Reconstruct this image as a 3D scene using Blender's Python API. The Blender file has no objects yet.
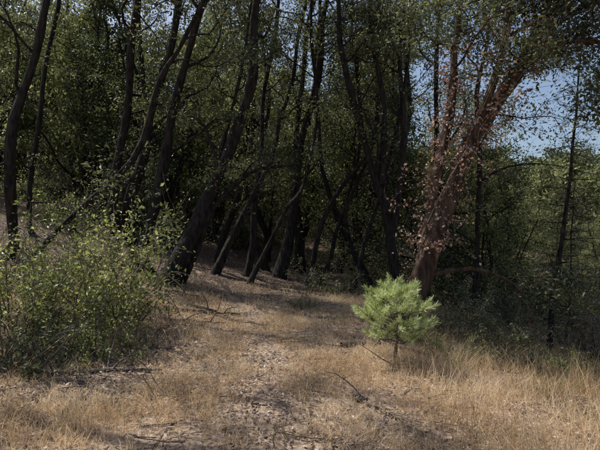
import bpy, math, numpy as np
from mathutils import Vector
R = np.random.RandomState
scene = bpy.context.scene
scene.view_settings.view_transform = 'Standard'
scene.view_settings.look = 'None'
scene.view_settings.exposure = 0

# ------------------------------------------------------------------ sun / sky
SUN_AZ = (-0.80, 0.50)      # horizontal direction towards the sun
SUN_EL = 58.0
world = bpy.data.worlds.new("World"); scene.world = world; world.use_nodes = True
nt = world.node_tree; nt.nodes.clear()
out = nt.nodes.new('ShaderNodeOutputWorld'); bg = nt.nodes.new('ShaderNodeBackground')
sky = nt.nodes.new('ShaderNodeTexSky'); sky.sky_type = 'NISHITA'; sky.sun_disc = False
sky.sun_elevation = math.radians(SUN_EL)
sky.sun_rotation = math.atan2(SUN_AZ[0], SUN_AZ[1])
sky.dust_density = 2.5
bg.inputs['Strength'].default_value = 0.14
nt.links.new(sky.outputs[0], bg.inputs[0]); nt.links.new(bg.outputs[0], out.inputs[0])
sl = bpy.data.lights.new("sun", 'SUN'); sl.energy = 5.0; sl.angle = math.radians(0.5); sl.color = (1, 0.96, 0.88)
so = bpy.data.objects.new("sun", sl); scene.collection.objects.link(so)
n = math.hypot(*SUN_AZ); ce = math.cos(math.radians(SUN_EL))
tosun = Vector((SUN_AZ[0]/n*ce, SUN_AZ[1]/n*ce, math.sin(math.radians(SUN_EL))))
so.rotation_euler = tosun.to_track_quat('Z', 'Y').to_euler()

# ------------------------------------------------------------------ terrain
def sp(v, k=1.0): return np.logaddexp(0, v/k)*k
def ss(a, b, v):
    t = np.clip((v-a)/(b-a), 0, 1); return t*t*(3-2*t)
def nz(x, y, s, seed=0.0):
    x = np.asarray(x, float)*s; y = np.asarray(y, float)*s
    return (np.sin(x*1.7+y*1.1+seed)+np.sin(-x*1.2+y*1.9+2.1*seed+1.3)+np.sin(x*2.9-y*0.7+seed*3.7)*0.6+np.sin(x*0.6+y*3.3+seed*1.9)*0.6)/3.2
def H(x, y):
    x = np.asarray(x, float); y = np.asarray(y, float)
    h = 0.23*np.minimum(sp(-x-1.2, 0.8), 30)*ss(3, 12, y)
    r = 0.32*sp(x-1.4, 0.6)*ss(1.5, 8, y)
    h = h - 3.4*np.tanh(r/3.4)
    h = h + 0.18*np.minimum(sp(y-19, 2.0), 30)*(1-ss(3, 14, x-0.1*(y-19)))
    h = h + 0.24*np.minimum(sp(y-50, 5.0), 55)*ss(3, 14, x-0.1*(y-19))
    h = h + 0.10*nz(x, y, 0.55, 1.0) + 0.035*nz(x, y, 1.9, 4.0)*ss(160, 20, y) + 0.018*nz(x, y, 6.0, 7.0)
    return h
def Hs(x, y): return float(H(x, y))

def mk(name, V, F, mat, rnd=None, smooth=False, link=True):
    V = np.ascontiguousarray(V, dtype=np.float32); F = np.ascontiguousarray(F, dtype=np.int32)
    me = bpy.data.meshes.new(name)
    me.vertices.add(len(V)); me.vertices.foreach_set('co', V.ravel())
    k = F.shape[1]
    me.loops.add(F.size); me.loops.foreach_set('vertex_index', F.ravel())
    me.polygons.add(len(F)); me.polygons.foreach_set('loop_start', np.arange(0, F.size, k, dtype=np.int32))
    me.polygons.foreach_set('use_smooth', np.full(len(F), smooth))
    me.update(calc_edges=True)
    if rnd is not None:
        a = me.attributes.new('rnd', 'FLOAT', 'FACE'); a.data.foreach_set('value', np.asarray(rnd, dtype=np.float32))
    me.materials.append(mat)
    if not link: return me
    ob = bpy.data.objects.new(name, me); scene.collection.objects.link(ob); return ob

# ------------------------------------------------------------------ materials
def ramp(nt, fac, cols):
    r = nt.nodes.new('ShaderNodeValToRGB'); e = r.color_ramp.elements
    while len(e) < len(cols): e.new(0.5)
    for i, (p, c) in enumerate(cols):
        e[i].position = p; e[i].color = (*c, 1)
    nt.links.new(fac, r.inputs[0]); return r.outputs[0]
def leafmat(name, cols, trans=0.4, rough=0.42, tcol=(1.65, 1.65, 1.0), spec=0.4, simple=False):
    m = bpy.data.materials.new(name); m.use_nodes = True; nt = m.node_tree; nt.nodes.clear()
    o = nt.nodes.new('ShaderNodeOutputMaterial'); at = nt.nodes.new('ShaderNodeAttribute'); at.attribute_name = 'rnd'
    c = ramp(nt, at.outputs['Fac'], cols)
    if simple:
        p = nt.nodes.new('ShaderNodeBsdfDiffuse'); nt.links.new(c, p.inputs['Color'])
    else:
        p = nt.nodes.new('ShaderNodeBsdfPrincipled'); p.inputs['Roughness'].default_value = rough
        p.inputs['Specular IOR Level'].default_value = spec
        nt.links.new(c, p.inputs['Base Color'])
    if not trans:
        nt.links.new(p.outputs[0], o.inputs[0]); return m
    t = nt.nodes.new('ShaderNodeBsdfTranslucent')
    mul = nt.nodes.new('ShaderNodeMix'); mul.data_type = 'RGBA'; mul.blend_type = 'MULTIPLY'; mul.inputs[0].default_value = 1
    nt.links.new(c, mul.inputs[6]); mul.inputs[7].default_value = (*tcol, 1); mul.clamp_result = False
    nt.links.new(mul.outputs[2], t.inputs[0])
    mx = nt.nodes.new('ShaderNodeMixShader'); mx.inputs[0].default_value = trans
    nt.links.new(p.outputs[0], mx.inputs[1]); nt.links.new(t.outputs[0], mx.inputs[2]); nt.links.new(mx.outputs[0], o.inputs[0])
    return m
def barkmat(name, a, b, scale=6, c=None):
    m = bpy.data.materials.new(name); m.use_nodes = True; nt = m.node_tree
    p = nt.nodes['Principled BSDF']; p.inputs['Roughness'].default_value = 0.9; p.inputs['Specular IOR Level'].default_value = 0.15
    tc = nt.nodes.new('ShaderNodeTexCoord'); mp = nt.nodes.new('ShaderNodeMapping'); mp.inputs['Scale'].default_value = (1, 1, 0.3)
    nt.links.new(tc.outputs['Object'], mp.inputs[0])
    no = nt.nodes.new('ShaderNodeTexNoise'); no.inputs['Scale'].default_value = scale*3; no.inputs['Detail'].default_value = 5
    nt.links.new(mp.outputs[0], no.inputs[0])
    nt.links.new(ramp(nt, no.outputs[0], [(0.35, a), (0.65, b)] + ([(0.78, c)] if c else [])), p.inputs['Base Color'])
    bu = nt.nodes.new('ShaderNodeBump'); bu.inputs['Strength'].default_value = 1.0; bu.inputs['Distance'].default_value = 0.05
    nt.links.new(no.outputs[0], bu.inputs['Height']); nt.links.new(bu.outputs[0], p.inputs['Normal'])
    return m
LC1 = [(0, (0.030, 0.036, 0.020)), (0.45, (0.084, 0.094, 0.050)), (0.75, (0.19, 0.20, 0.115)), (1, (0.40, 0.39, 0.25))]  # bright end of the ramp paints sunlit speckles into the leaf colour
LC2 = [(0, (0.022, 0.028, 0.018)), (0.55, (0.062, 0.073, 0.042)), (1, (0.23, 0.24, 0.145))]
M_leaf = leafmat("oak_leaves", LC1, 0.42)
M_leafd = leafmat("dark_leaves", LC2, 0.38)
M_leaf_b = leafmat("forest_leaves", [(p, tuple(v*1.15 for v in c)) for p, c in LC1], 0.4, simple=True)
M_leafd_b = leafmat("forest_leaves_dark", [(p, tuple(v*1.15 for v in c)) for p, c in LC2], .4, simple=True)
M_leafb = leafmat("shrub_leaves", [(0, (0.06, 0.08, 0.03)), (0.5, (0.16, 0.185, 0.078)), (1, (0.46, 0.46, 0.25))], 0.45)
M_red = leafmat("vine_leaves", [(0, (0.12, 0.065, 0.048)), (0.5, (0.33, 0.205, 0.155)), (1, (0.58, 0.43, 0.35))], 0.35, tcol=(1.15, 1.0, .85))
M_ndl = leafmat("pine_needles", [(0, (0.28, 0.34, 0.12)), (0.6, (0.52, 0.59, 0.28)), (1, (0.76, 0.81, 0.50))], 0.3, tcol=(1.1, 1.1, .85))
M_ndl2 = leafmat("dull_needles", [(0, (0.05, 0.06, 0.03)), (1, (0.14, 0.13, 0.07))], 0)
M_grass = leafmat("dry_grass", [(0, (0.24, 0.165, 0.095)), (.2, (0.42, 0.30, 0.175)), (0.55, (0.73, 0.56, 0.345)), (1, (0.90, 0.78, 0.58))], 0.38, rough=0.6, tcol=(1.1, 1.0, .85))
M_gg = leafmat("green_weeds", [(0, (0.08, 0.10, 0.04)), (1, (0.24, 0.25, 0.12))], 0.4)
M_lit = leafmat("litter", [(0, (0.05, 0.034, 0.026)), (0.5, (0.19, 0.125, 0.095)), (0.85, (0.42, 0.31, 0.24)), (1, (0.70, 0.59, 0.49))], 0, rough=0.6)
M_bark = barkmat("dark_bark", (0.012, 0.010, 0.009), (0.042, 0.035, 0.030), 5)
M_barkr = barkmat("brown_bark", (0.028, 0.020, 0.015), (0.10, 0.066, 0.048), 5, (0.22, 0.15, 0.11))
M_twig = barkmat("dead_wood", (0.08, 0.06, 0.045), (0.28, 0.23, 0.18), 8)

def groundmat(name, pathy):
    m = bpy.data.materials.new(name); m.use_nodes = True; nt = m.node_tree
    p = nt.nodes['Principled BSDF']; p.inputs['Roughness'].default_value = 0.95; p.inputs['Specular IOR Level'].default_value = 0.1
    tc = nt.nodes.new('ShaderNodeTexCoord')
    def noise(s, d=5):
        q = nt.nodes.new('ShaderNodeTexNoise'); q.inputs['Scale'].default_value = s; q.inputs['Detail'].default_value = d
        nt.links.new(tc.outputs['Object'], q.inputs[0]); return q.outputs[0]
    f1 = noise(28, 6); f3 = noise(7, 4)
    mx = nt.nodes.new('ShaderNodeMix'); mx.data_type = 'RGBA'
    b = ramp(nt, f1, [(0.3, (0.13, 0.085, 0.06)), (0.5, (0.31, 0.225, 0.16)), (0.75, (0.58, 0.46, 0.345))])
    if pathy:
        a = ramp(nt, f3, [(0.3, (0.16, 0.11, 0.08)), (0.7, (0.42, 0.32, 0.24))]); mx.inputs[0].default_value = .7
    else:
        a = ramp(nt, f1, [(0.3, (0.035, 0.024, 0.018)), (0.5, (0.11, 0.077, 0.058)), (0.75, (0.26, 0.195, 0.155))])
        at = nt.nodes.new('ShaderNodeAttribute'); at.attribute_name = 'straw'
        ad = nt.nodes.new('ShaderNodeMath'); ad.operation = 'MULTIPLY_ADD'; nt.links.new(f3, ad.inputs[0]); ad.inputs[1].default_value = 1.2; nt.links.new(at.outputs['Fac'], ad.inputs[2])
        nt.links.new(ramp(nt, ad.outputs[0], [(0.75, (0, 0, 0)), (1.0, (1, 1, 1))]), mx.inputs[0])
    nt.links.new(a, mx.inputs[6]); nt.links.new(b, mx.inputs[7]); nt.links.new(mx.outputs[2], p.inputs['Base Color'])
    bu = nt.nodes.new('ShaderNodeBump'); bu.inputs['Strength'].default_value = 0.9; bu.inputs['Distance'].default_value = 0.03
    nt.links.new(f1, bu.inputs['Height']); nt.links.new(bu.outputs[0], p.inputs['Normal'])
    return m
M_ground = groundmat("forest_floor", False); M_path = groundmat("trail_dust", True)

# path centreline
PP = np.array([(0.25, 0.5), (0.0, 2.0), (-0.2, 3.2), (-0.38, 4.6), (-0.42, 6.0), (-0.7, 7.5), (-1.2, 9.3), (-1.9, 11.2), (-2.9, 13.2), (-4.4, 15.2)])
tt = np.linspace(0, len(PP)-1, 300)
px = np.interp(tt, range(len(PP)), PP[:, 0]); py = np.interp(tt, range(len(PP)), PP[:, 1])
ker = np.ones(25)/25; px = np.convolve(np.pad(px, 12, 'edge'), ker, 'valid'); py = np.convolve(np.pad(py, 12, 'edge'), ker, 'valid')
def pathd(x, y): return np.abs(x-np.interp(y, py, px))
# ground sheet
u = np.linspace(-1, 1, 460)
gx = 1.0 + np.sinh(u*5.2)/np.sinh(5.2)*320
gy = 6.0 + np.sinh(u*5.2)/np.sinh(5.2)*320
X, Y = np.meshgrid(gx, gy); Z = H(X, Y)
V = np.stack([X, Y, Z], -1).reshape(-1, 3); N = len(u)
i = np.arange(N-1)[:, None]*N+np.arange(N-1)[None, :]; i = i.ravel()
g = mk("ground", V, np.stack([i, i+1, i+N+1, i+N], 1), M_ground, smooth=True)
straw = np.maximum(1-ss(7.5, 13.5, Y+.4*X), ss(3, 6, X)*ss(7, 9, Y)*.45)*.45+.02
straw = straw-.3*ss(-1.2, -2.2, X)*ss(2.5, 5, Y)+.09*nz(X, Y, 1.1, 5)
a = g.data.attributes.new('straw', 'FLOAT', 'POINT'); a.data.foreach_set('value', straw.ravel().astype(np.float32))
# path
wob = 0.10+0.05*np.sin(tt*5)+0.03*np.sin(tt*17.0)
ac = np.linspace(-1, 1, 13)
wob2 = 0.10+0.05*np.sin(tt*4.1+2)+0.03*np.sin(tt*14.0)
W = np.where(ac[None, :] < 0, wob[:, None], wob2[:, None])*ac[None, :]
X = px[:, None]+W; Y = np.repeat(py[:, None], 13, 1); Z = H(X, Y)+0.014-0.012*(np.abs(ac)[None, :] > 0.99)
i = (np.arange(299)[:, None]*13+np.arange(12)[None, :]).ravel()
mk("dirt_path", np.stack([X, Y, Z], -1).reshape(-1, 3), np.stack([i, i+1, i+14, i+13], 1), M_path, smooth=True)

# ------------------------------------------------------------------ tubes / leaves
class Tubes:
    def __init__(s): s.V = []; s.F = []; s.n = 0
    def add(s, P, r, k=6, rough=0.0, rng=None):
        P = np.asarray(P, float); r = np.asarray(r, float); n = len(P)
        T = np.gradient(P, axis=0); T /= np.linalg.norm(T, axis=1)[:, None]+1e-9
        ref = np.array([0, 1, 0.0]) if abs(T[0][1]) < 0.8 else np.array([1.0, 0, 0])
        A = np.cross(T, ref); A /= np.linalg.norm(A, axis=1)[:, None]+1e-9; B = np.cross(T, A)
        an = np.arange(k)/k*2*math.pi
        rr = r[:, None]*np.ones(k)
        if rough and rng is not None: rr = rr*(1+rough*rng.randn(n, k)+rough*1.3*rng.randn(1, k))
        C = P[:, None, :]+rr[:, :, None]*(np.cos(an)[None, :, None]*A[:, None, :]+np.sin(an)[None, :, None]*B[:, None, :])
        s.V.append(C.reshape(-1, 3))
        a = np.arange(n-1)[:, None]*k; j = np.arange(k)[None, :]; j2 = (j+1) % k
        s.F.append(np.stack([a+j, a+j2, a+k+j2, a+k+j], -1).reshape(-1, 4)+s.n); s.n += n*k
    def arr(s): return np.concatenate(s.V), np.concatenate(s.F)
    def mesh(s, name, mat, link=True): return mk(name, *s.arr(), mat, smooth=True, link=link)
def smooth(P, n):
    P = np.asarray(P, float); P = np.vstack([2*P[0]-P[1], P, 2*P[-1]-P[-2]]); o = []
    seg = len(P)-3; t = np.linspace(0, seg-1e-6, n)
    for v in t:
        i = int(v); f = v-i; a, b, c, d = P[i:i+4]
        o.append(0.5*((2*b)+(-a+c)*f+(2*a-5*b+4*c-d)*f*f+(-a+3*b-3*c+d)*f**3))
    return np.array(o)
def unit(v): return v/(np.linalg.norm(v, axis=-1, keepdims=True)+1e-9)
def leaves(C, rng, size, wid=0.42, up=0.35, var=0.3):
    n = len(C); d = unit(rng.randn(n, 3)+np.array([0, 0, -0.25])); nn = unit(rng.randn(n, 3)+np.array([0, 0, up*2.5]))
    s = unit(np.cross(d, nn)); L = size*(1+var*rng.randn(n))[:, None].clip(0.4, 1.9); nn = np.cross(s, d)
    v0 = C; v2 = C+d*L; m = C+d*L*0.45+nn*L*0.07
    Vv = np.stack([v0, m+s*L*wid*0.5, v2, m-s*L*wid*0.5], 1).reshape(-1, 3)
    tone = .45+.36*nz(C[:, 0]+C[:, 2]*.7, C[:, 1]-C[:, 2]*.9, 1.9, 3)+.65*(rng.rand(n)-.4)
    return Vv, np.arange(4*n).reshape(-1, 4), np.clip(tone, 0, 1)
def wander(p, d, L, n, rng, w=0.18, grav=0.0):
    P = [p]; d = unit(d)
    for _ in range(n):
        d = unit(d+w*rng.randn(3)+np.array([0, 0, grav])); P.append(P[-1]+d*L/n)
    return np.array(P)
def crook(Q, rng, amp):
    n = len(Q); t = np.linspace(0, 1, n); o = np.zeros((n, 3))
    for f in (2, 3.5, 6, 10): o += np.sin(t[:, None]*f*3.1+rng.rand(3)*6.28)*amp/f*2*np.array([1, 1, .2])
    return Q+(o-o[0])*np.minimum(1, t*6)[:, None]
def grow(stems, rng, nprim, t0, Lb, nsub=6, ntw=5, nl=26, leaf=0.07, sig=0.13, upb=0.35, twigs=True, bias=None, k=9, zmin=None, flare=True, amp=.07):
    tb = Tubes(); LC = []
    for si, (P, r0, r1) in enumerate(stems):
        n = 30; Q = smooth(P, n); t = np.linspace(0, 1, n)
        if si == 0: Q = crook(Q, rng, amp)
        r = r0+(r1-r0)*t**0.8
        r = r*(1+.09*np.sin(t*19+rng.rand()*6)+.06*rng.randn(n))
        if flare and si == 0: r = r*(1+0.7*np.exp(-t*22))
        tb.add(Q, r, k, 0.07, rng)
        np_ = nprim if np.isscalar(nprim) else nprim[si]
        for b in range(np_):
            tp = t0+(1-t0)*((b+rng.rand())/np_)**0.85; i = min(int(tp*(n-1)), n-2)
            az = rng.rand()*6.283; d = np.array([math.cos(az), math.sin(az), upb+0.35*rng.randn()])
            if bias is not None: d = d+np.array(bias)
            tang = unit(Q[min(i+1, n-1)]-Q[i]); d = unit(d)+0.35*tang
            L = Lb*(0.5+0.8*rng.rand())*(1.15-0.5*tp)
            B = wander(Q[i], d, L, 7, rng, 0.26, 0.02); rb = min(r[i]*0.5, 0.012+L*0.014)
            tb.add(B, np.linspace(rb, rb*0.25, 8), 5)
            for s in range(nsub):
                f = 0.25+0.75*(s+rng.rand())/nsub; j = min(int(f*7), 6); p = B[j]+(B[j+1]-B[j])*(f*7-j)
                ds = unit(B[j+1]-B[j])+0.9*rng.randn(3)*np.array([1, 1, 0.7])
                S = wander(p, ds, L*0.38*(0.6+0.6*rng.rand()), 4, rng, 0.25, -.03)
                if twigs: tb.add(S, np.linspace(rb*0.35, 0.004, 5), 3)
                for w in range(ntw):
                    q = S[1+rng.randint(4)]; e = wander(q, rng.randn(3)+unit(S[-1]-S[0]), 0.45*(0.5+rng.rand()), 2, rng, 0.3)
                    if twigs and w < 2: tb.add(e, [0.005, 0.004, 0.002], 3)
                    m = max(3, int(nl*(0.3+1.2*rng.rand()))); f2 = rng.rand(m)[:, None]
                    LC.append(e[0]+(e[2]-e[0])*f2+rng.randn(m, 3)*sig*np.array([1, 1, 0.7]))
    C = np.concatenate(LC)
    if zmin is not None: C = C[C[:, 2] > zmin]
    return tb, C
def empty(name, loc=(0, 0, 0)):
    e = bpy.data.objects.new(name, None); e.location = loc; e.empty_display_size = 0.3; scene.collection.objects.link(e); return e
def tree(name, stems, rng, bark, leafm, leafsize=0.07, **kw):
    tb, C = grow(stems, rng, leaf=leafsize, **kw)
    e = empty(name); a = tb.mesh("trunk_and_limbs", bark); a.parent = e
    V_, F_, r_ = leaves(C, rng, leafsize); b = mk("foliage", V_, F_, leafm, r_); b.parent = e
    return e
def base(x, y, dz=0.15): return (x, y, Hs(x, y)-dz)
def S3(y, pts, ext=5.0, jit=0.0):
    """trunk polyline: foot on the ground, then world (x,z) stations; extended upward to the crown"""
    x0 = pts[0][0]; P = [base(x0, y)]+[(x, y+jit*i, z) for i, (x, z) in enumerate(pts) if z > Hs(x0, y)+0.3]
    a = np.array(P[-1], float); d = unit(a-np.array(P[-2], float)); d = unit(d+np.array([0, 0.05, 0.5]))
    P.append(tuple(a+d*ext*0.5)); P.append(tuple(a+d*ext*0.5+unit(d+np.array([0.1, 0.1, 0.4]))*ext*0.5)); return P

near = [
 (10.0, [(-6.6, 1.7), (-6.3, 4.0), (-5.9, 6.7)], .14, 9),
 (13.0, [(-7.6, 2.0), (-7.5, 5.0), (-7.4, 8.2)], .09, 10),
 (9.3, [(-5.5, 1.1), (-4.0, 3.1), (-3.1, 5.2), (-2.6, 6.2)], .08, 6),
 (12.0, [(-5.07, 1.5), (-4.6, 4.7), (-4.3, 7.7)], .18, 11),
 (12.6, [(-4.6, 1.9), (-3.8, 4.55), (-3.1, 7.6)], .19, 11),
 (11.5, [(-3.9, 1.2), (-3.0, 4.6), (-2.2, 7.4)], .18, 8),
 (10.5, [(-3.2, .54), (-2.5, 2.4), (-1.65, 4.8), (-.9, 6.9)], .21, 7),
 (14.0, [(-1.7, .1), (-1.2, 2.4), (-.8, 5.5), (-.4, 8.6)], .12, 11),
 (15.0, [(-.74, -.1), (-.07, 2.8), (.84, 6.1), (1.2, 9.2)], .18, 13),
 (17.0, [(0, 0), (.1, 5.2), (.4, 10.2)], .13, 13),
 (18.0, [(1.4, -.2), (2.8, 3.0), (3.6, 7.5)], .14, 14),
 (16.0, [(4.1, 0), (4.5, 4.3), (4.7, 9.7)], .15, 17),
 (15.5, [(-5.9, 2), (-5.2, 5.0), (-5.6, 9.7)], .16, 14),
 (16.5, [(-3.1, 1), (-2.2, 5.0), (-2.4, 9.7)], .15, 14),
 (14.5, [(2.2, .3), (1.7, 2.5), (2.4, 5.5), (2.2, 8)], .09, 12),
 (13.5, [(-2.6, .6), (-1.4, 3.0), (-.5, 5.2), (0.2, 7.6)], .09, 9),
 (15.2, [(.6, 0), (1.5, 1.8), (2.7, 4.2), (3.2, 7.6)], .08, 10),
 (7.0, [(-6.9, 1.5), (-6.3, 3.6), (-5.6, 6.0)], .15, 8),  # trunk out of frame; oak added so its crown dapples the foreground
 (14.0, [(5.2, -.5), (5.5, 3.0), (5.9, 7.0)], .12, 15),
 (5.2, [(-5.6, 1.8), (-5.1, 4.0), (-4.2, 6.6)], .14, 13),  # another out-of-view oak, added to throw shade on the near grass
 (14.2, [(.2, 0), (.9, 2.2), (1.9, 4.4), (2.3, 8)], .08, 6),
 (13.2, [(1.5, 0), (2.1, 2.0), (3.1, 4.4), (3.5, 8)], .07, 6),
 (14.8, [(3.2, 0), (3.0, 2.8), (3.8, 5.4), (3.9, 9)], .12, 8),
 (16.5, [(-1.2, .3), (-2.0, 3.2), (-1.6, 6.4), (-1.9, 10)], .12, 8),
 (12.8, [(-1.5, .2), (-.5, 2.3), (.3, 3.6), (.6, 7)], .06, 5),
 (15.8, [(2.6, -.2), (1.2, 3.1), (.9, 6.4), (.5, 10)], .11, 8),
]
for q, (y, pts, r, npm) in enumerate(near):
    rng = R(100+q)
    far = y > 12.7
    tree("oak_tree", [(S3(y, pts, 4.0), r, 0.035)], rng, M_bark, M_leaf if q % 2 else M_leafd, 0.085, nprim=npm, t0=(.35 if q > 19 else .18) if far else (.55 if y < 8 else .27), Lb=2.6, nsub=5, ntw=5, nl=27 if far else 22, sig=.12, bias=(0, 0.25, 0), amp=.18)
# forked oak in the middle
rng = R(31)
P1 = S3(12.5, [(2.62, .3), (2.6, 1.75), (2.2, 3.4), (1.4, 6.2), (1.1, 7.9)], 3)
P2 = [(2.6, 12.5, 1.7), (2.95, 12.6, 4.3), (2.9, 12.8, 6.8), (3.2, 13, 9)]
P3 = [(2.3, 12.5, 3.0), (2.35, 12.5, 5.3), (2.0, 12.5, 7.5), (2.1, 12.6, 9.5)]
tree("oak_tree", [(P1, .20, .04), (P2, .12, .03), (P3, .10, .03)], rng, M_bark, M_leaf, 0.085, nprim=[10, 8, 8], t0=0.4, Lb=2.2, nsub=5, nl=24, bias=(0, 0.3, 0))
# two-stem small oak, its low limb sweeping right
P1 = [base(-2.9, 11), (-2.85, 11, .5), (-2.35, 11, 2.0), (-1.75, 11, 2.75), (-.94, 10.9, 3.15), (0.0, 10.8, 3.3)]
P2 = [(-2.5, 11, 1.5), (-2.0, 11.1, 3.6), (-1.5, 11.3, 5.8), (-1.2, 11.5, 8.2)]
tree("oak_tree", [(P1, .13, .03), (P2, .09, .02)], R(44), M_bark, M_leafd, 0.08, nprim=[4, 8], t0=0.5, Lb=1.5, nsub=4, nl=16)
# big leaning oak on the right
rng = R(7)
Y0 = 7.6
P1 = [base(1.72, Y0, .2), (1.94, Y0, .6), (2.16, Y0, 1.35), (2.56, Y0, 2.36), (3.2, Y0+.05, 3.54), (4.05, Y0+.15, 4.75), (4.7, Y0+.3, 5.9), (5.2, Y0+.5, 7.4), (5.5, Y0+.8, 9)]
P2 = [(2.2, Y0+.1, 1.5), (2.45, Y0+.2, 2.9), (2.7, Y0+.3, 4.0), (2.85, Y0+.4, 5.4), (3.3, Y0+.9, 7.6)]
P3 = [(2.75, Y0, 2.8), (3.1, Y0-.1, 3.7), (3.4, Y0-.1, 4.6), (3.6, Y0, 5.8), (3.7, Y0+.5, 8)]
P4 = [(2.15, Y0, .9), (2.6, Y0-.1, 1.02), (3.1, Y0-.1, 1.0), (3.6, Y0-.1, .75), (3.95, Y0-.1, .3)]
P5 = [(4.0, Y0+.1, 4.7), (4.6, Y0-.1, 4.9), (5.3, Y0-.3, 4.7), (6.0, Y0-.4, 4.2)]
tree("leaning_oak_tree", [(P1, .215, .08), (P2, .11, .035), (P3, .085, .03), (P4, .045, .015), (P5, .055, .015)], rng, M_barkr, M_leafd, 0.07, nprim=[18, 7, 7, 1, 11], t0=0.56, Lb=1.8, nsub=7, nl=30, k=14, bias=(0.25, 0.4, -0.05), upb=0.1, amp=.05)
# climbing vine with red leaves
rng = R(9); e = empty("climbing_vine"); tb = Tubes(); C = []
Q = smooth(P1, 60)[15:48]; Q2 = smooth(P2, 40)[1:28]; Q3 = smooth(P3, 40)[1:26]
for QQ, rad, cnt in ((Q, .18, 150), (Q2, .1, 80), (Q3, .08, 60)):
    for s in range(3):
        ph = rng.rand()*6; a = ph+np.linspace(0, 3, len(QQ))
        tb.add(QQ+np.stack([np.cos(a), np.sin(a), 0*a], 1)*rad*0.9, np.full(len(QQ), .01), 4)
    for s in range(cnt):
        p = QQ[int(len(QQ)*rng.rand())]; a = rng.rand()*6.283; o = np.array([math.cos(a)*1.0-0.35, math.sin(a)-.3, 0.1*rng.randn()])
        B = wander(p+unit(o)*rad*0.8, o+np.array([0, 0, -.25]), 0.12+0.8*rng.rand()**2, 4, rng, 0.3)
        tb.add(B, np.linspace(.005, .002, 5), 3); m = 15
        C.append(B[1+rng.randint(0, 4, m)]+rng.randn(m, 3)*0.06)
a = tb.mesh("vine_stems", M_twig); a.parent = e
V_, F_, r_ = leaves(np.concatenate(C), rng, 0.052, 0.7); b = mk("vine_leaves", V_, F_, M_red, rng.rand(len(F_))); b.parent = e

# bare thin pines on the right
def bare_pine(x, y, top, r, rng, lean, n=70, dead=.6):
    P = crook(smooth([base(x, y), (x+lean*.35, y, Hs(x, y)+top*.3), (x+lean*.75, y, Hs(x, y)+top*.65), (x+lean, y, Hs(x, y)+top)], 40), rng, .04)
    tb = Tubes(); tb.add(P, np.linspace(r, .012, 40), 8, .05, rng); C = [np.array([P[-1]])]
    for s in range(n):
        f = 0.12+0.86*s/n; p = P[int(f*39)]; az = rng.rand()*6.283; L = (1.0-f*0.6)*1.5*(0.4+0.8*rng.rand())
        B = wander(p, np.array([math.cos(az), math.sin(az), 0.1]), L, 6, rng, .1, -.05); tb.add(B, np.linspace(.012, .004, 7), 4)
        for w in range(7):
            q = B[2+rng.randint(4)]; D = wander(q, unit(B[-1]-B[0])+.8*rng.randn(3), L*.35, 3, rng, .2, -.06); tb.add(D, np.linspace(.005, .0025, 4), 3)
            if f > 0.3 and rng.rand() < dead: C.append(D[-1]+rng.randn(12, 3)*.05)
    e = empty("bare_pine_tree"); a = tb.mesh("trunk_and_branches", M_bark if dead else M_twig); a.parent = e
    V_, F_, r_ = leaves(np.concatenate(C), rng, .10, .08); b = mk("needles", V_, F_, M_ndl2, r_); b.parent = e
bare_pine(6.66, 12.0, 8.6, .08, R(3), 1.0, 95)
bare_pine(9.2, 15.5, 5.5, .045, R(4), .4, 60)
bare_pine(7.3, 10.9, 2.6, .03, R(5), .3, 34, 0)
bare_pine(8.3, 12.6, 3.2, .035, R(6), -.5, 34, 0)

# pine sapling: whorls of up-turned shoots with radiating needle tufts
rng = R(12); sx, sy = 1.27, 6.0; sz = Hs(sx, sy); tb = Tubes()
tb.add(smooth([(sx, sy, sz-.1), (sx+.02, sy, sz+.3), (sx-.01, sy, sz+.6), (sx, sy, sz+.90)], 12), np.linspace(.028, .008, 12), 7)
shoots = []
for wh, (zb, L0, nb) in enumerate(((.30, .56, 9), (.42, .64, 12), (.55, .58, 11), (.68, .42, 9), (.78, .26, 6))):
    for s in range(nb):
        az = s*6.283/nb+wh*.7+rng.randn()*.25; L = L0*(.65+.5*rng.rand())
        B = wander(np.array([sx, sy, sz+zb+.05*rng.randn()]), np.array([math.cos(az), math.sin(az), .08+.12*wh]), L, 6, rng, .09, .07); tb.add(B, np.linspace(.009, .004, 7), 4)
        shoots.append(B[-3:])
        for w in range(3):
            q = B[2+w]; sd = -1 if w % 2 else 1; dirv = unit(B[-1]-B[0]); side = np.array([-dirv[1], dirv[0], 0])*sd
            D = wander(q, dirv*.8+side*(.7+.3*rng.rand())+np.array([0, 0, .45]), .12+.10*rng.rand(), 3, rng, .08, .12)
            tb.add(D, np.linspace(.005, .003, 4), 3); shoots.append(D[1:])
shoots.append(np.array([[sx, sy, sz+.86], [sx, sy, sz+.92], [sx, sy, sz+.98]]))
NV = []; NR = []
for B in shoots:
    m = 64; t = rng.rand(m); idx = t*(len(B)-1); i0 = np.minimum(idx.astype(int), len(B)-2); p = B[i0]+(B[i0+1]-B[i0])*(idx-i0)[:, None]
    ax = unit(B[-1]-B[0]); rad = rng.randn(m, 3); rad = unit(rad-ax*(rad@ax)[:, None]); d = unit(rad*(.95-.5*t[:, None])+ax*(.45+.5*t[:, None])); L = (.055+.03*rng.rand(m))[:, None]; s = unit(np.cross(d, rng.randn(m, 3)))*.0032
    NV.append(np.stack([p-s, p+s, p+d*L+s*.4, p+d*L-s*.4], 1).reshape(-1, 3)); NR.append(np.clip(.05+.75*rng.rand()*np.ones(m)+.3*rng.rand(m), 0, 1))
NV = np.concatenate(NV); e = empty("pine_sapling"); a = tb.mesh("stem_and_branches", M_twig); a.parent = e
b = mk("needles", NV, np.arange(len(NV)).reshape(-1, 4), M_ndl, np.concatenate(NR)); b.parent = e

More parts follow.
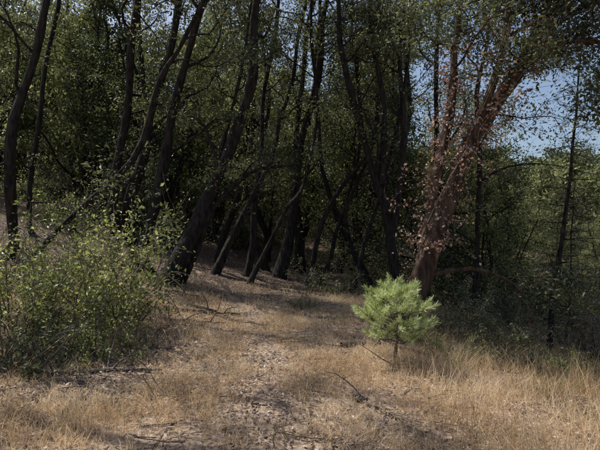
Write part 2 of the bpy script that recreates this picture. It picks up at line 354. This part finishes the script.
# ------------------------------------------------------------------ shrubs
def shrub_parts(x, y, w, h, rng, nst=22, nl=22, nsub=7, flat=False, sig=.05):
    tb = Tubes(); C = []
    for s in range(nst):
        az = rng.rand()*6.283; rr = rng.rand()**.5
        bx = x+.25*w*rr*math.cos(az); by = y+.25*w*rr*math.sin(az); d = np.array([math.cos(az)*rr*w*.5, math.sin(az)*rr*w*.5, h*(1.05-.45*rr)])
        L = np.linalg.norm(d)*(.5+.75*rng.rand()); B = wander(np.array([bx, by, (-.2 if flat else Hs(bx, by)-.05)]), d, L, 8, rng, .16); tb.add(B, np.linspace(.016, .005, 9), 4)
        for k in range(nsub):
            q = B[2+rng.randint(7)]; D = wander(q, unit(B[-1]-B[0])*.7+.8*rng.randn(3), L*.3*(.5+rng.rand()), 4, rng, .25); tb.add(D, np.linspace(.006, .002, 5), 3)
            m = max(2, int(nl*(.3+1.3*rng.rand()))); t = rng.rand(m)*3.99; i0 = t.astype(int); C.append(D[i0]+(D[i0+1]-D[i0])*(t-i0)[:, None]+rng.randn(m, 3)*sig)
    return tb, np.concatenate(C)
def shrub(name, x, y, w, h, rng, mat, nst=22, leaf=.045, nl=22, nsub=7, barkm=M_twig):
    tb, C = shrub_parts(x, y, w, h, rng, nst, nl, nsub)
    e = empty(name); a = tb.mesh("stems", barkm); a.parent = e
    V_, F_, r_ = leaves(C, rng, leaf, .5); b = mk("foliage", V_, F_, mat, r_); b.parent = e
shrub("shrub", -2.85, 6.6, 1.5, 2.1, R(50), M_leafb, 36, .055, 24, 9)
shrub("shrub", -4.0, 6.3, 1.7, 1.5, R(51), M_leafb, 28, .05, 22, 8)
shrub("shrub", -3.4, 5.2, 1.4, .75, R(52), M_leafd, 28, .045, 20, 7)
shrub("shrub", -2.6, 5.8, 1.0, .8, R(63), M_leafb, 20, .045, 20, 7)
shrub("shrub", -4.9, 8.0, 2.2, 1.3, R(53), M_leaf, 30, .055, 20)
shrub("shrub", 2.8, 9.2, 1.5, .8, R(54), M_leafd, 22, .045, 20)
shrub("shrub", 2.3, 6.6, .8, .5, R(55), M_gg, 16, .035, 16)
shrub("shrub", 4.4, 10.6, 2.2, 1.2, R(56), M_leaf, 30, .055, 20)
shrub("shrub", 5.9, 13.5, 2.4, 1.6, R(57), M_leafd, 34, .06, 22)
shrub("shrub", 0.9, 12.0, 1.8, .9, R(58), M_leafd, 24, .05, 20)
shrub("shrub", 0.1, 9.6, .5, .35, R(59), M_gg, 12, .035, 12, 5)
shrub("shrub", 4.0, 7.6, .9, .5, R(60), M_gg, 16, .035, 16)
shrub("shrub", 8.2, 13.5, 1.8, 1.1, R(61), M_leafd, 26, .05, 20)
shrub("shrub", 3.3, 7.3, 1.0, .5, R(62), M_leaf, 18, .04, 16)
shrub("shrub", 5.2, 8.8, 1.3, .6, R(64), M_gg, 20, .04, 16)
shrub("shrub", 10.6, 16.0, 2.4, 1.6, R(65), M_leafd, 30, .06, 22)

# ------------------------------------------------------------------ background forest: one mass
var = []
for v in range(6):
    rng = R(200+v); lean = rng.randn()*1.8; hgt = 10+rng.rand()*3
    P = [(0, 0, -.3), (lean*.1, 0, hgt*.25), (lean*.55, .3*rng.randn(), hgt*.6), (lean, .5*rng.randn(), hgt)]
    P_b = [(lean*.05, 0, hgt*.1), (lean*.2-.8, .3, hgt*.4), (lean*.2-1.8, .5, hgt*.75)]
    P_c = [(0.1, 0, -.2), (.8, .3, hgt*.3), (2.2, .5, hgt*.6)]
    tb, C = grow([(P, .19, .05), (P_b, .13, .03), (P_c, .10, .03)], rng, [18, 9, 7], .14, 3.3, 6, 5, 15, .1, .2, twigs=False, k=5, amp=.25)
    var.append((tb.arr(), leaves(C, rng, .14, .5)))
for v in range(3):   # understory bushes
    rng = R(300+v); tb, C = shrub_parts(0, 0, 3.2, 2.8, rng, 26, 20, 7, True, .12); var.append((tb.arr(), leaves(C, rng, .10, .5)))
for v in range(3):   # lighter far trees
    rng = R(320+v); P = [(0, 0, -.5), (.3*rng.randn(), 0, 4), (rng.randn(), 0, 9)]
    tb, C = grow([(P, .15, .03)], rng, 20, .08, 3.4, 6, 4, 7, .1, .3, twigs=False, k=4); var.append((tb.arr(), leaves(C, rng, .32, .65)))
rng = R(77); TV = []; TF = []; tn = 0; LV = [[], []]; LR = [[], []]
def inst(x, y, s, v):
    global tn
    rz = rng.rand()*6.283; c, s_ = math.cos(rz), math.sin(rz); M = np.array([[c, -s_, 0], [s_, c, 0], [0, 0, 1]])*s
    (tv, tf), (lv, lf, lr) = var[v]; o = np.array([x, y, Hs(x, y)])
    TV.append(tv@M.T+o); TF.append(tf+tn); tn += len(tv)
    g = rng.randint(2); LV[g].append(lv@M.T+o); LR[g].append(np.clip(lr+.12*rng.randn(), 0, 1))
cnt = 0
for gy_ in np.arange(19, 44, 3.9):
    for gx_ in np.arange(-34, 40, 3.7):
        x = gx_+rng.randn()*1.1; y = gy_+rng.randn()*1.1
        if abs(x) > y*.76+2: continue
        if x > 5+.12*(y-18): continue
        inst(x, y, .75+.35*rng.rand(), rng.randint(6)); cnt += 1
for x, y, s in ((7.0, 17.5, .7), (9.2, 20, .62), (8.5, 24, .9), (11.8, 25.5, .65), (10.5, 30, .95), (14.5, 33, .75), (19, 38, .65), (23, 36, .45), (6.2, 20, .85), (16, 27, .5), (5.2, 18.2, .8), (13.5, 20.5, .4), (19.5, 30, .45)):
    inst(x, y, s, rng.randint(6))
for _ in range(46):   # bushes in the shade
    y = 15+22*rng.rand(); x = -.75*y+rng.rand()*(.75*y+7)
    inst(x, y, .4+.5*rng.rand(), 6+rng.randint(3))
for _ in range(26):   # thicket closing the top of the hill
    inst(-34+44*rng.rand(), 43+4*rng.rand(), 1.5, 6+rng.randint(3))
for x, y, s in ((5.5, 16.5, .8), (7.2, 17.5, .9), (9.6, 19.5, .9), (11.5, 23, 1.0), (14.5, 26, 1), (16, 30, 1.2), (19, 32, 1), (12.3, 19.5, .8), (14, 21.5, .8), (17.5, 26, 1), (22, 34, 1.3), (25, 38, 1.3), (13.2, 18.0, .6)):
    inst(x, y, s, 6+rng.randint(3))
for _ in range(150):
    y = 46+74*rng.rand(); x = 6+rng.rand()*(y*.85)
    inst(x, y, .8+.5*rng.rand(), 9+rng.randint(3))
bf = empty("background_forest")
a = mk("forest_trunks", np.concatenate(TV), np.concatenate(TF), M_bark, smooth=True); a.parent = bf
for g in (0, 1):
    v = np.concatenate(LV[g]); b = mk("forest_foliage", v, np.arange(len(v)).reshape(-1, 4), (M_leaf_b, M_leafd_b)[g], np.concatenate(LR[g])); b.parent = bf
    print("foliage quads", len(v)//4)

# ------------------------------------------------------------------ grass, litter, sticks
def blades(n, rng, xs, ys, hfun, wid, dens, curl=.45):
    x = rng.uniform(*xs, n*3); y = ys[0]+(ys[1]-ys[0])*rng.rand(n*3)**1.35
    k = rng.rand(n*3) < dens(x, y); x = x[k][:n]; y = y[k][:n]; n = len(x)
    z = H(x, y)-.01; p = np.stack([x, y, z], 1); L = hfun(x, y)*(.35+.9*rng.rand(n)); az = rng.rand(n)*6.283
    ln = (rng.rand(n)**1.3)*curl*1.6; d = np.stack([np.cos(az)*ln, np.sin(az)*ln, np.ones(n)], 1); d = unit(d)
    h = np.stack([np.cos(az), np.sin(az), -.5*np.ones(n)], 1)
    s = unit(np.cross(d, rng.randn(n, 3)))*(wid*(.7+.6*rng.rand(n)))[:, None]
    m = p+d*(L*.5)[:, None]; t = m+unit(d+h*.55*curl*2*rng.rand(n)[:, None])*(L*.5)[:, None]
    Vv = np.stack([p-s, p+s, m+s*.7, m-s*.7, t+s*.12, t-s*.12], 1).reshape(-1, 3); b = np.arange(n)[:, None]*6
    F = np.concatenate([b+np.array([0, 1, 2, 3]), b+np.array([3, 2, 4, 5])]); r = np.clip(.5+.34*nz(x, y, 1.7, 6)+.75*(rng.rand(n)-.5)-.35*ss(1.8, 3.5, x)*ss(4.2, 6, y), 0, 1); return Vv, F, np.concatenate([r, r])  # lower tone on the right slope: painted shade as well as browner grass
def tuft(x, y): return nz(x, y, 9.0, 1.0)+.6*nz(x, y, 17.0, 2.0)
def dens1(x, y):
    g = .45+.55*nz(x, y, .9, 2.0)+.5*nz(x, y, 3.1, 5.0)+.5*tuft(x, y); g = g*(.5+.5*ss(.05, .4, pathd(x, y))); g = g*(1-.8*ss(8.5, 12, y)*(x < .8)); return np.clip(g, .04, 1)
rng = R(400)
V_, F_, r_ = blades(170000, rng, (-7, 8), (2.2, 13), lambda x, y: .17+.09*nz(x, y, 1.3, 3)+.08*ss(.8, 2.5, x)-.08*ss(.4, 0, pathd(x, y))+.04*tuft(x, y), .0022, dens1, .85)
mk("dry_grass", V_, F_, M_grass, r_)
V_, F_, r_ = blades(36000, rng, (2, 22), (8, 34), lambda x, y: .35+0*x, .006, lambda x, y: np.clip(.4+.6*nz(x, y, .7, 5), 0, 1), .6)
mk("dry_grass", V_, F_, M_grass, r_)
# tall seed stalks
V_, F_, r_ = blades(4000, rng, (.9, 5), (2.6, 6), lambda x, y: .5+.15*nz(x, y, 2, 3), .002, lambda x, y: np.clip(ss(.9, 1.8, x)*(.3+.7*nz(x, y, 2.5, 8)), 0, 1), .5)
mk("tall_grass", V_, F_, M_grass, r_)
V_, F_, r_ = blades(8000, rng, (-3, 5), (2.8, 9), lambda x, y: .22+0*x, .003, lambda x, y: (nz(x, y, 2.2, 11) > .5-.35*ss(2, 3.5, x))*1.0, .5)
mk("green_weeds", V_, F_, M_gg, r_)
def scatter(n, xs, ys, dens):
    x = rng.uniform(*xs, n*2); y = ys[0]+(ys[1]-ys[0])*rng.rand(n*2)**1.4; k = rng.rand(n*2) < dens(x, y); return x[k][:n], y[k][:n]
x, y = scatter(150000, (-10, 8), (2.2, 22), lambda x, y: np.clip(.5+.6*nz(x, y, 1.2, 9)+.4*ss(-1.2, -2.4, x)+.25*ss(.5, .1, pathd(x, y)), .08, 1))
C = np.stack([x, y, H(x, y)+.012+.018*rng.rand(len(x))], 1); n = len(C)
az = rng.rand(n)*6.283; d = np.stack([np.cos(az), np.sin(az), .3*rng.randn(n)], 1); s = np.stack([-np.sin(az), np.cos(az), .35*rng.randn(n)], 1); L = (.018+.038*rng.rand(n)**1.5)[:, None]
Vv = np.stack([C-d*L*.5, C+s*L*.24, C+d*L*.5+np.array([0, 0, .008]), C-s*L*.24], 1).reshape(-1, 3)
mk("leaf_litter", Vv, np.arange(4*n).reshape(-1, 4), M_lit, rng.rand(n))
tb = Tubes()
x, y = scatter(2400, (-7, 6), (2.6, 14), lambda x, y: 1+0*x)
for a, b in zip(x, y):
    az = rng.rand()*3.14; L = .08+.5*rng.rand()**2.5; t = np.linspace(-.5, .5, 5); xx = a+t*L*math.cos(az)+.04*rng.randn(5)*L*2; yy = b+t*L*math.sin(az)+.03*rng.randn(5)*L
    tb.add(np.stack([xx, yy, H(xx, yy)+.01+.03*rng.rand()+.04*rng.randn()*t], 1), np.linspace(.005, .0025, 5)*(.5+1.0*rng.rand()), 4)
tb.mesh("fallen_twigs", M_twig)
def log(x0, y0, x1, y1, r, seed, nb=4):
    rg = R(seed); t = np.linspace(0, 1, 12); xx = x0+(x1-x0)*t+.04*rg.randn(12); yy = y0+(y1-y0)*t+.04*rg.randn(12); zz = np.linspace(Hs(x0, y0), Hs(x1, y1), 12)*.5+H(xx, yy)*.5+r*.9
    T = Tubes(); Q = np.stack([xx, yy, zz], 1); T.add(Q, r*(1-.6*t), 8, .06, rg)
    for _ in range(nb):
        i = 2+rg.randint(9); T.add(wander(Q[i], np.array([rg.randn(), rg.randn(), .5]), .3+.5*rg.rand(), 5, rg, .2), np.linspace(r*.4, .004, 6), 4)
    T.mesh("fallen_branch", M_twig)
log(-3.2, 5.1, -1.55, 5.25, .035, 1); log(-3.6, 9.3, -1.7, 8.6, .06, 2); log(-2.6, 8.2, -1.2, 8.7, .04, 3); log(.55, 4.6, .85, 4.0, .025, 4, 1)
log(1.4, 6.9, 3.0, 6.2, .035, 5); log(1.0, 5.4, 1.9, 5.9, .02, 6); log(-4.0, 10, -2.2, 9.7, .06, 7); log(.6, 6.6, 1.6, 7.0, .04, 8); log(-.5, 12.2, 1.0, 11.4, .05, 9)
log(-2.2, 4.6, -1.2, 4.3, .02, 10); log(-2.4, 7.6, -1.3, 7.9, .03, 11)

# small pale stone on the right slope
bpy.ops.mesh.primitive_ico_sphere_add(subdivisions=3, radius=.09); ob = bpy.context.object; ob.name = "pale_stone"
for v in ob.data.vertices: v.co *= 1+.18*math.sin(v.co.x*40)*math.cos(v.co.y*33)+.1*math.sin(v.co.z*50)
ob.scale = (1.3, .9, .7); ob.location = (5.8, 11.0, Hs(5.8, 11.0)+.03)
m = bpy.data.materials.new("stone"); m.use_nodes = True; q = m.node_tree.nodes.new('ShaderNodeTexNoise'); q.inputs['Scale'].default_value = 12
m.node_tree.links.new(ramp(m.node_tree, q.outputs[0], [(0.3, (.35, .33, .3)), (.7, (.6, .58, .54))]), m.node_tree.nodes['Principled BSDF'].inputs['Base Color']); ob.data.materials.append(m)

# ------------------------------------------------------------------ camera
cam = bpy.data.cameras.new("camera"); co = bpy.data.objects.new("camera", cam); scene.collection.objects.link(co); scene.camera = co
co.location = (0, 0, Hs(0, 0)+1.6); co.rotation_euler = (math.radians(91.1), 0, 0)
cam.sensor_width = 36; cam.lens = 36*445/600; cam.clip_start = .05; cam.clip_end = 1000
print("bg trees", cnt, "cam z", co.location.z)
